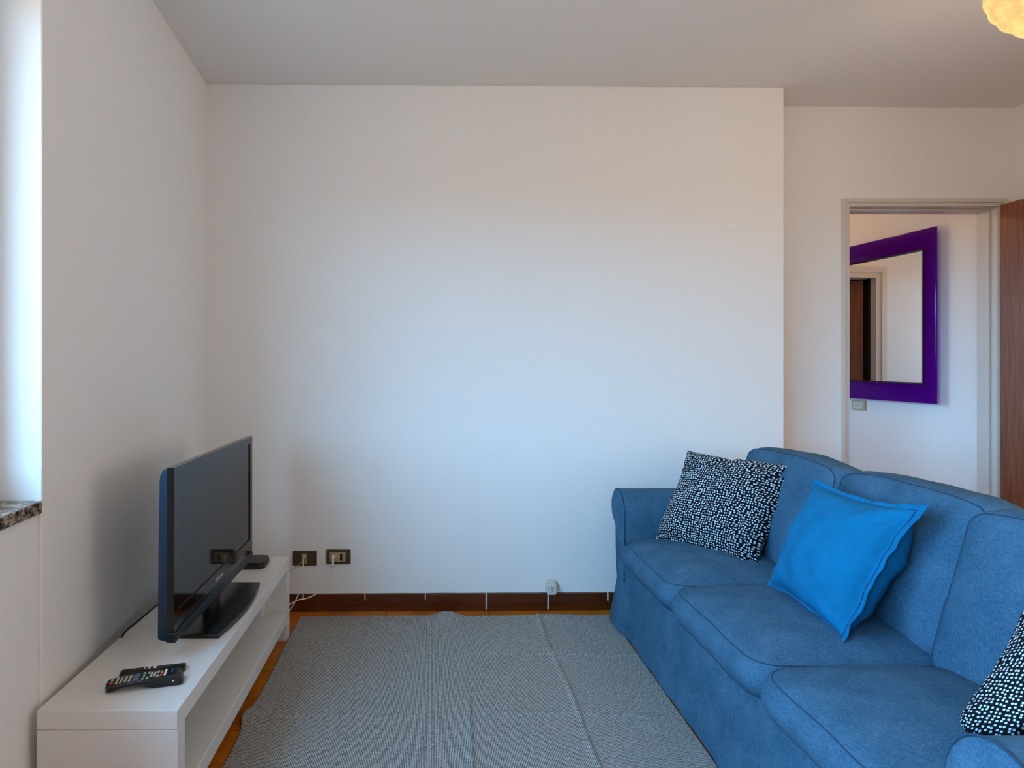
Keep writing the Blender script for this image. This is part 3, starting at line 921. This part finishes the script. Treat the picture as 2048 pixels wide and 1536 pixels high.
# skirt: a loose cover flaring to the floor, pleated at the front corners
bm = bmesh.new(); M = 260; rows = []
lv = [(.335, 0), (.30, .002), (.22, .010), (.12, .020), (.05, .028), (.011, .031)]
for z, fl_ in lv:
    yo = 2.832; yi = 1.030-.095
    lp = resample(rounded_loop(SX+.036, SX+.86, yi, yo, .03), M)
    row = []
    for j, p in enumerate(lp):
        c = Vector((SX+.44, 1.88)); q = (p-c)
        nrm = Vector((0, 0))
        if p.x < SX+.07: nrm.x = -1
        if p.x > SX+.83: nrm.x = 1
        if p.y > yo-.03: nrm.y = 1
        if p.y < yi+.03: nrm.y = -1
        if nrm.length: nrm.normalize()
        t = (.335-z)/.335
        endf = 4.0 if abs(nrm.y) > .3 else 1
        d = fl_*endf*(1 if abs(nrm.y) < .3 else .95)
        corner = math.exp(-((p.y-yo)/.07)**2)+math.exp(-((p.y-yi)/.07)**2) if p.x < SX+.2 else 0
        d += corner*.018*t
        d += .008*t*noise.noise(Vector((p.x*9, p.y*9, z*2)))+.005*noise.noise(Vector((p.x*4, p.y*4, z*7)))*t
        pl = 0
        for py_ in (yo-.075, yi+.075):
            if p.x < SX+.08: pl += -.012*math.exp(-((p.y-py_)/.009)**2)*t
        ax_ = 0
        if p.x < SX+.08:        # the cover comes forward over the arm fronts
            ax_ = max(0, min(1, (p.y-(A_IN-.004))/.014)) + max(0, min(1, ((B_IN+.004)-p.y)/.014))
        dx_ = (d*(1-.75*ax_))+pl+.042*ax_
        row.append(bm.verts.new((p.x+(nrm.x*dx_ if abs(nrm.y) < .5 or nrm.x < 0 else nrm.x*d), p.y+nrm.y*d, z)))
    rows.append(row)
for a, b in zip(rows[:-1], rows[1:]):
    for j in range(M): bm.faces.new((a[j], a[(j+1) % M], b[(j+1) % M], b[j]))
bm.faces.new(rows[0])
obj('skirt', bm, SOFA, so, smooth=True)

# arms
arm_prof = [(0, .25), (0, .50), (.0, .545), (.004, .580), (.016, .615), (.037, .643), (.065, .661), (.097, .667), (.130, .658),
            (.160, .636), (.180, .605), (.186, .572), (.178, .540), (.155, .512), (.125, .490), (.104, .462), (.096, .42), (.092, .25)]
def arm(yin, sgn):
    bm = bmesh.new()
    prof = catmull([(0, t, z) for t, z in arm_prof], 3)
    prof = [(p.y, p.z) for p in prof]
    ct = sum(p[0] for p in prof)/len(prof); cz_ = sum(p[1] for p in prof)/len(prof)
    xs = [(SX+.000, .955), (SX+.004, .985), (SX+.012, 1.0), (SX+.10, 1.0), (SX+.25, 1.0), (SX+.42, .995), (SX+.60, 1.0), (SX+.78, 1.0), (SX+.80, .97)]
    rws = []
    for x, s in xs:
        rws.append([bm.verts.new((x, yin+sgn*(ct+(t-ct)*s + .002*noise.noise(Vector((x*8, z*9, yin)))*(1 if t > .02 else 0)),
                                  (z if z < .3 else cz_+(z-cz_)*s) + (.003*noise.noise(Vector((x*6, t*8, yin+3))) if z > .3 else 0))) for t, z in prof])
    n = len(prof)
    for a, b in zip(rws[:-1], rws[1:]):
        for k in range(n): bm.faces.new((a[k], a[(k+1) % n], b[(k+1) % n], b[k]))
    # pillowy front panel
    for side, rr_ in ((-1, rws[0]), (1, rws[-1])):
        cen = sum((v.co for v in rr_), Vector())/n
        prev = rr_
        for f, dx in ((.8, .004), (.5, .007)):
            nr = [bm.verts.new(Vector((v.co.x+side*dx, cen.y+(v.co.y-cen.y)*f, cen.z+(v.co.z-cen.z)*f))) for v in rr_]
            for k in range(n): bm.faces.new((prev[k], prev[(k+1) % n], nr[(k+1) % n], nr[k]))
            prev = nr
        bm.faces.new(prev)
    o = obj('arm', bm, SOFA, so, smooth=True)
    bm = bmesh.new()
    path = [(SX+.006, yin+sgn*(t+(-.001 if t < .05 else .001)), z) for t, z in prof if z > .33]
    tube(bm, path, .0021, 8)
    obj('piping', bm, PIPE, o, smooth=True)
arm(A_IN, 1); arm(B_IN, -1)

# back
bm = bmesh.new()
prb = [(SX+.60, .2), (SX+.665, .70), (SX+.69, .735), (SX+.73, .75), (SX+.80, .745), (SX+.86, .70), (SX+.875, .62), (SX+.87, .2)]
ys = [B_IN-.07+i*(A_IN-B_IN+.14)/10 for i in range(11)]
rws = [[bm.verts.new((x, y, z)) for x, z in prb] for y in ys]
for a, b in zip(rws[:-1], rws[1:]):
    for k in range(len(prb)): bm.faces.new((a[k], a[(k+1) % 8], b[(k+1) % 8], b[k]))
bm.faces.new(rws[0]); bm.faces.new(rws[-1])
obj('back_frame', bm, SOFA, so, bevel=.02, seg=4)
obj('seat_base', bx(SX+.05, SX+.70, B_IN+.001, A_IN-.001, .24, .345), SOFA, so, bevel=.01)

def pad(name, xf, w, d, h, r, crown, bulge, mtx, seed, pipe_at=(1, -1), droop=None, wr=.003):
    """boxed cushion in local axes: X depth 0..d (0 = front), Y -w/2..w/2, Z 0..h; piping around the two faces"""
    bm = bmesh.new(); N = 26; V = {}
    def shape(a, b, c):
        # a,b in -1..1 plan, c in -1..1 height
        X, Y = a*d/2, b*w/2
        # rounded plan corners
        rx, ry_ = d/2-r, w/2-r
        dx, dy = max(0, abs(X)-rx), max(0, abs(Y)-ry_)
        if dx > 0 and dy > 0:
            m_ = max(dx, dy); l = math.hypot(dx, dy); k = m_/l
            X = math.copysign(rx+dx*k, X); Y = math.copysign(ry_+dy*k, Y)
        ca, cb = 1-abs(a)**2.2, 1-abs(b)**2.2
        z = c*h/2
        if abs(c) > .999:
            z = math.copysign(h/2 + crown*(max(0, ca)**.6)*(max(0, cb)**.6), c)
        # side bulge
        bl = bulge*(1-c*c)
        if abs(a) > .999 or abs(b) > .999:
            nn = Vector((X/(d/2), Y/(w/2))); nn = Vector((nn.x**5, nn.y**5)); 
            if nn.length > 0: nn.normalize()
            X += nn.x*bl; Y += nn.y*bl
        p = Vector((X, Y, z))
        q = Vector((X*7+seed, Y*7, z*7))
        p += Vector((noise.noise(q), noise.noise(q+Vector((5, 1, 0))), noise.noise(q+Vector((0, 9, 4)))))*wr*1.6
        if droop: p = droop(p, a, b, c)
        return Vector((p.x+d/2, p.y, p.z+h/2))
    def vert(a, b, c):
        k = (round(a, 5), round(b, 5), round(c, 5))
        if k not in V: V[k] = bm.verts.new(mtx @ shape(a, b, c))
        return V[k]
    lin_ = [-1+2*i/N for i in range(N+1)]
    # finer toward edges
    g_ = [math.copysign(1-(1-abs(t))**1.35, t) for t in lin_]
    gc = [-1, -.75, -.4, 0, .4, .75, 1]
    for c in (-1, 1):
        for i in range(N):
            for j in range(N):
                bm.faces.new((vert(g_[i], g_[j], c), vert(g_[i+1], g_[j], c), vert(g_[i+1], g_[j+1], c), vert(g_[i], g_[j+1], c)))
    for s in (-1, 1):
        for i in range(N):
            for j in range(len(gc)-1):
                bm.faces.new((vert(s, g_[i], gc[j]), vert(s, g_[i+1], gc[j]), vert(s, g_[i+1], gc[j+1]), vert(s, g_[i], gc[j+1])))
                bm.faces.new((vert(g_[i], s, gc[j]), vert(g_[i+1], s, gc[j]), vert(g_[i+1], s, gc[j+1]), vert(g_[i], s, gc[j+1])))
    loops = []
    per = [(-1, t) for t in g_[:-1]] + [(t, 1) for t in g_[:-1]] + [(1, -t) for t in g_[:-1]] + [(-t, -1) for t in g_[:-1]]
    for c in pipe_at:
        loops.append([mtx @ shape(a, b, c) for a, b in per])
    o = obj(name, bm, SOFA, so, smooth=True)
    bm = bmesh.new()
    for lp in loops: tube(bm, lp, .0020, 8, closed=True)
    obj('piping', bm, PIPE, o, smooth=True)
    return o

cw = (A_IN-B_IN)/3
for k in range(3):
    yc = A_IN-cw*(k+.5)
    mtx = Matrix.Translation((SX-.006, yc, .345))
    pad('seat_cushion', 0, cw-.012, .60, .100, .075, .062, .026, mtx, 11*k+3, wr=.003)
BC = [(2.150, 2.735, -.015), (1.562, 2.135, 0), (1.035, 1.575, -.045)]
for k, (ya, yb, xo) in enumerate(BC):
    yc, w_ = (ya+yb)/2, yb-ya
    # local X depth -> up the back, local Z thickness -> forward normal
    lean = math.radians(16)
    R = Matrix(((math.sin(lean), 0, -math.cos(lean)), (0, 1, 0), (math.cos(lean), 0, math.sin(lean)))).to_4x4()
    mtx = Matrix.Translation((SX+.655+xo, yc, .415)) @ R
    def droop(p, a, b, c, k=k):
        # top corners sag a little, belly fuller low down
        p.x -= .022*max(0, a)**2*abs(b)**3
        p.z += .018*(1-a*a)*(1-b*b)*(c > 0)*(1 if a < 0 else .7)
        # gathered creases below the top seam
        if c > 0: p.z += .0025*math.sin(b*26+k)*max(0, a)**3
        return p
    pad('back_cushion', 0, w_, .445, .180, .038, .030, .030, mtx, 37*k+8, droop=droop, wr=.004)

# ------------------------------------------------------------------ throw pillows
def pillow(name, c, T, m, label, seed, flange=0, pinch=.06, wr=.006, size=.44, creases=(), Tb=1.0, soft=0):
    """c = corner points bl, br, tr, tl"""
    bl, br, tr, tl = [Vector(p) for p in c]
    cen = (bl+br+tr+tl)/4
    nrm = ((br-bl).cross(tl-bl)).normalized()
    if nrm.dot(Vector((0, 0, 1.27))-cen) < 0: nrm = -nrm
    def base(u, v):
        s, t = (u+1)/2, (v+1)/2
        p = bl*(1-s)*(1-t)+br*s*(1-t)+tr*s*t+tl*(1-s)*t
        # edges drawn inward between the corners
        p += (cen-p)*0
        du = (br-bl+tr-tl)/4; dv = (tl-bl+tr-br)/4
        p -= du*math.copysign(pinch*abs(u)**3*(1-v*v), u)
        p -= dv*math.copysign(pinch*abs(v)**3*(1-u*u), v)
        p += (cen-p)*soft*(abs(u)*abs(v))**7
        return p
    lim = 1-flange
    def pt(u, v, side):
        p = base(u, v)
        uu, vv = min(1, abs(u)/lim), min(1, abs(v)/lim)
        prof = max(0, (1-uu**2.3))**.48 * max(0, (1-vv**2.3))**.48
        hgt = T*prof
        q = Vector((u*2.1+seed, v*2.1, side*3.0))
        ed = max(uu, vv)
        hgt *= 1+.16*noise.noise(q)
        # radial gathers running in from the seam
        ang = math.atan2(v, u)
        hgt += wr*prof**.5*ed**3*(noise.noise(Vector((math.cos(ang)*6+seed, math.sin(ang)*6, side*2)))+.5*noise.noise(Vector((math.cos(ang)*15, math.sin(ang)*15+seed, side*2))))
        if side > 0:
            for (a_, b_, w_, dp) in creases:
                ax, ay = a_; bx_, by_ = b_; L2 = (bx_-ax)**2+(by_-ay)**2
                t = max(0, min(1, ((u-ax)*(bx_-ax)+(v-ay)*(by_-ay))/L2))
                dd = math.hypot(u-ax-t*(bx_-ax), v-ay-t*(by_-ay))
                hgt -= dp*(1-t*.8)*math.exp(-(dd/w_)**2)*min(1, prof*3)
                hgt += dp*.5*(1-t*.8)*math.exp(-((dd-2*w_)/w_)**2)*min(1, prof*3)
        hgt = max(hgt, 0)
        if side < 0: hgt *= Tb
        p = p+nrm*side*(hgt+.0012)
        wv = .5*wr*noise.noise(Vector((u*4+seed, v*4, 0)))+wr*.8*noise.noise(Vector((u*1.7, v*1.7+seed, 5)))
        if flange and (uu >= 1 or vv >= 1):
            e_ = max(abs(u)-lim, abs(v)-lim)/flange
            wv += e_*.012*noise.noise(Vector((u*5+seed, v*5, 2)))
        return p+nrm*wv
    N = 56; bm = bmesh.new(); uvl = bm.loops.layers.uv.new('uv')
    def g(i):
        t = -1+2*i/N; return math.copysign(1-(1-abs(t))**1.25, t)
    G = {}
    for s in (1, -1):
        for i in range(N+1):
            for j in range(N+1): G[s, i, j] = bm.verts.new(pt(g(i), g(j), s))
    lw = (br-bl).length/2; lh = (tl-bl).length/2
    for s in (1, -1):
        for i in range(N):
            for j in range(N):
                ids = ((i, j), (i+1, j), (i+1, j+1), (i, j+1))
                f = bm.faces.new([G[s, a, b] for a, b in ids])
                for lo, (a, b) in zip(f.loops, ids): lo[uvl].uv = (g(a)*size/2+seed+(2 if s < 0 else 0), g(b)*size/2+seed)
    rim = [(i, 0) for i in range(N)]+[(N, j) for j in range(N)]+[(N-i, N) for i in range(N)]+[(0, N-j) for j in range(N)]
    for a, b in zip(rim, rim[1:]+rim[:1]):
        f = bm.faces.new((G[1, a[0], a[1]], G[1, b[0], b[1]], G[-1, b[0], b[1]], G[-1, a[0], a[1]]))
        for lo, (i_, j_) in zip(f.loops, (a, b, b, a)): lo[uvl].uv = (g(i_)*size/2+seed, g(j_)*size/2+seed)
    o = obj(name, bm, m, None, smooth=True)
    tag(o, label, 'pillow')
    return o, base, pt
P1 = pillow('throw_pillow', [(1.005, 2.665, .470), (1.262, 2.295, .462), (1.500, 2.385, .860), (1.190, 2.735, .865)], .092, POLKA,
            'black polka-dot pillow leaning in the far corner by the wall', 2, pinch=.09, wr=.026, size=.44,
            creases=[((.95, -.95), (.45, -.1), .05, .030), ((.95, .9), (.55, .35), .05, .026), ((-.1, 1.0), (-.15, .65), .07, .018), ((.45, 1.0), (.5, .7), .06, .014), ((-1, .1), (-.6, .0), .07, .014)])
P3 = pillow('throw_pillow', [(1.042, 1.200, .525), (1.24, .985, .475), (1.46, 1.06, .86), (1.285, 1.270, .785)], .105, POLKA,
            'black polka-dot pillow behind the near rolled arm, at the right edge', 5, pinch=-.13, wr=.020, size=.44, soft=.16,
            creases=[((-1, -.2), (-.5, -.1), .07, .016), ((-.3, -1), (-.2, -.5), .06, .014), ((-1, .5), (-.6, .4), .06, .012)])
P2 = pillow('throw_pillow', [(1.176, 2.062, .480), (1.155, 1.655, .468), (1.375, 1.622, .880), (1.335, 2.055, .872)], .085, BLUE,
            'bright blue square pillow with a flat flanged border, leaning on the middle back cushion', 9, flange=.11, pinch=.13, wr=.014, Tb=1.5,
            creases=[((1, .1), (.55, .2), .06, .014), ((1, -.8), (.6, -.6), .06, .012), ((.9, .9), (.6, .5), .06, .010)])
for p in (P1, P3): p[0]['group'] = 'polka-dot pillows on the sofa'
# stitched seam just inside the flange of the blue pillow
bpil, bb_, bpt = P2
bm = bmesh.new(); L_ = .905; path = []
for k in range(4):
    for i in range(30):
        t = -L_+2*L_*i/30
        a, b = ((t, -L_), (L_, t), (-t, L_), (-L_, -t))[k]
        path.append(bpt(a, b, 1))
tube(bm, path, .0024, 6, closed=True)
obj('flange_seam', bm, mat('blue_seam', (0, 66, 112), .9), bpil, smooth=True)

# ------------------------------------------------------------------ ceiling lamp of moulded amber glass
LC = Vector((1.998, 1.84, 2.497))
cl = thing('ceiling_lamp', (LC.x, LC.y, H), 'glowing amber moulded-glass globe lamp hanging at the top right corner', 'lamp')
bm = bmesh.new(); bmesh.ops.create_icosphere(bm, subdivisions=6, radius=1)
random.seed(11)
lob = []
for i in range(150):       # even spread of glass knobs
    z = 1-2*(i+.5)/150; a = i*2.39996; r = math.sqrt(1-z*z); lob.append(Vector((r*math.cos(a), r*math.sin(a), z)))
from mathutils.kdtree import KDTree
kd = KDTree(len(lob))
for i, p in enumerate(lob): kd.insert(p, i)
kd.balance()
for v in bm.verts:
    d = v.co.normalized(); dist = kd.find(d)[2]
    k = 1-(dist/.17)**2*.5
    v.co = Vector((d.x*.205, d.y*.205, d.z*.185))*(.93+.08*max(0, k))+LC
obj('glass_shade', bm, LAMPGLASS, cl, smooth=True)
bm = bmesh.new(); bmesh.ops.create_cone(bm, segments=40, cap_ends=True, radius1=.09, radius2=.11, depth=.04)
bmesh.ops.translate(bm, verts=bm.verts, vec=(LC.x, LC.y, H-.0205))
obj('mount', bm, mat('brass_mount', (150, 120, 60), .3, metal=1), cl)
l = bpy.data.lights.new('lamp_bulb', 'POINT'); l.energy = 6; l.color = (1, .72, .42); l.shadow_soft_size = .15
lo = bpy.data.objects.new('lamp_bulb', l); COL.objects.link(lo); lo.location = (LC.x, LC.y, LC.z-.26)
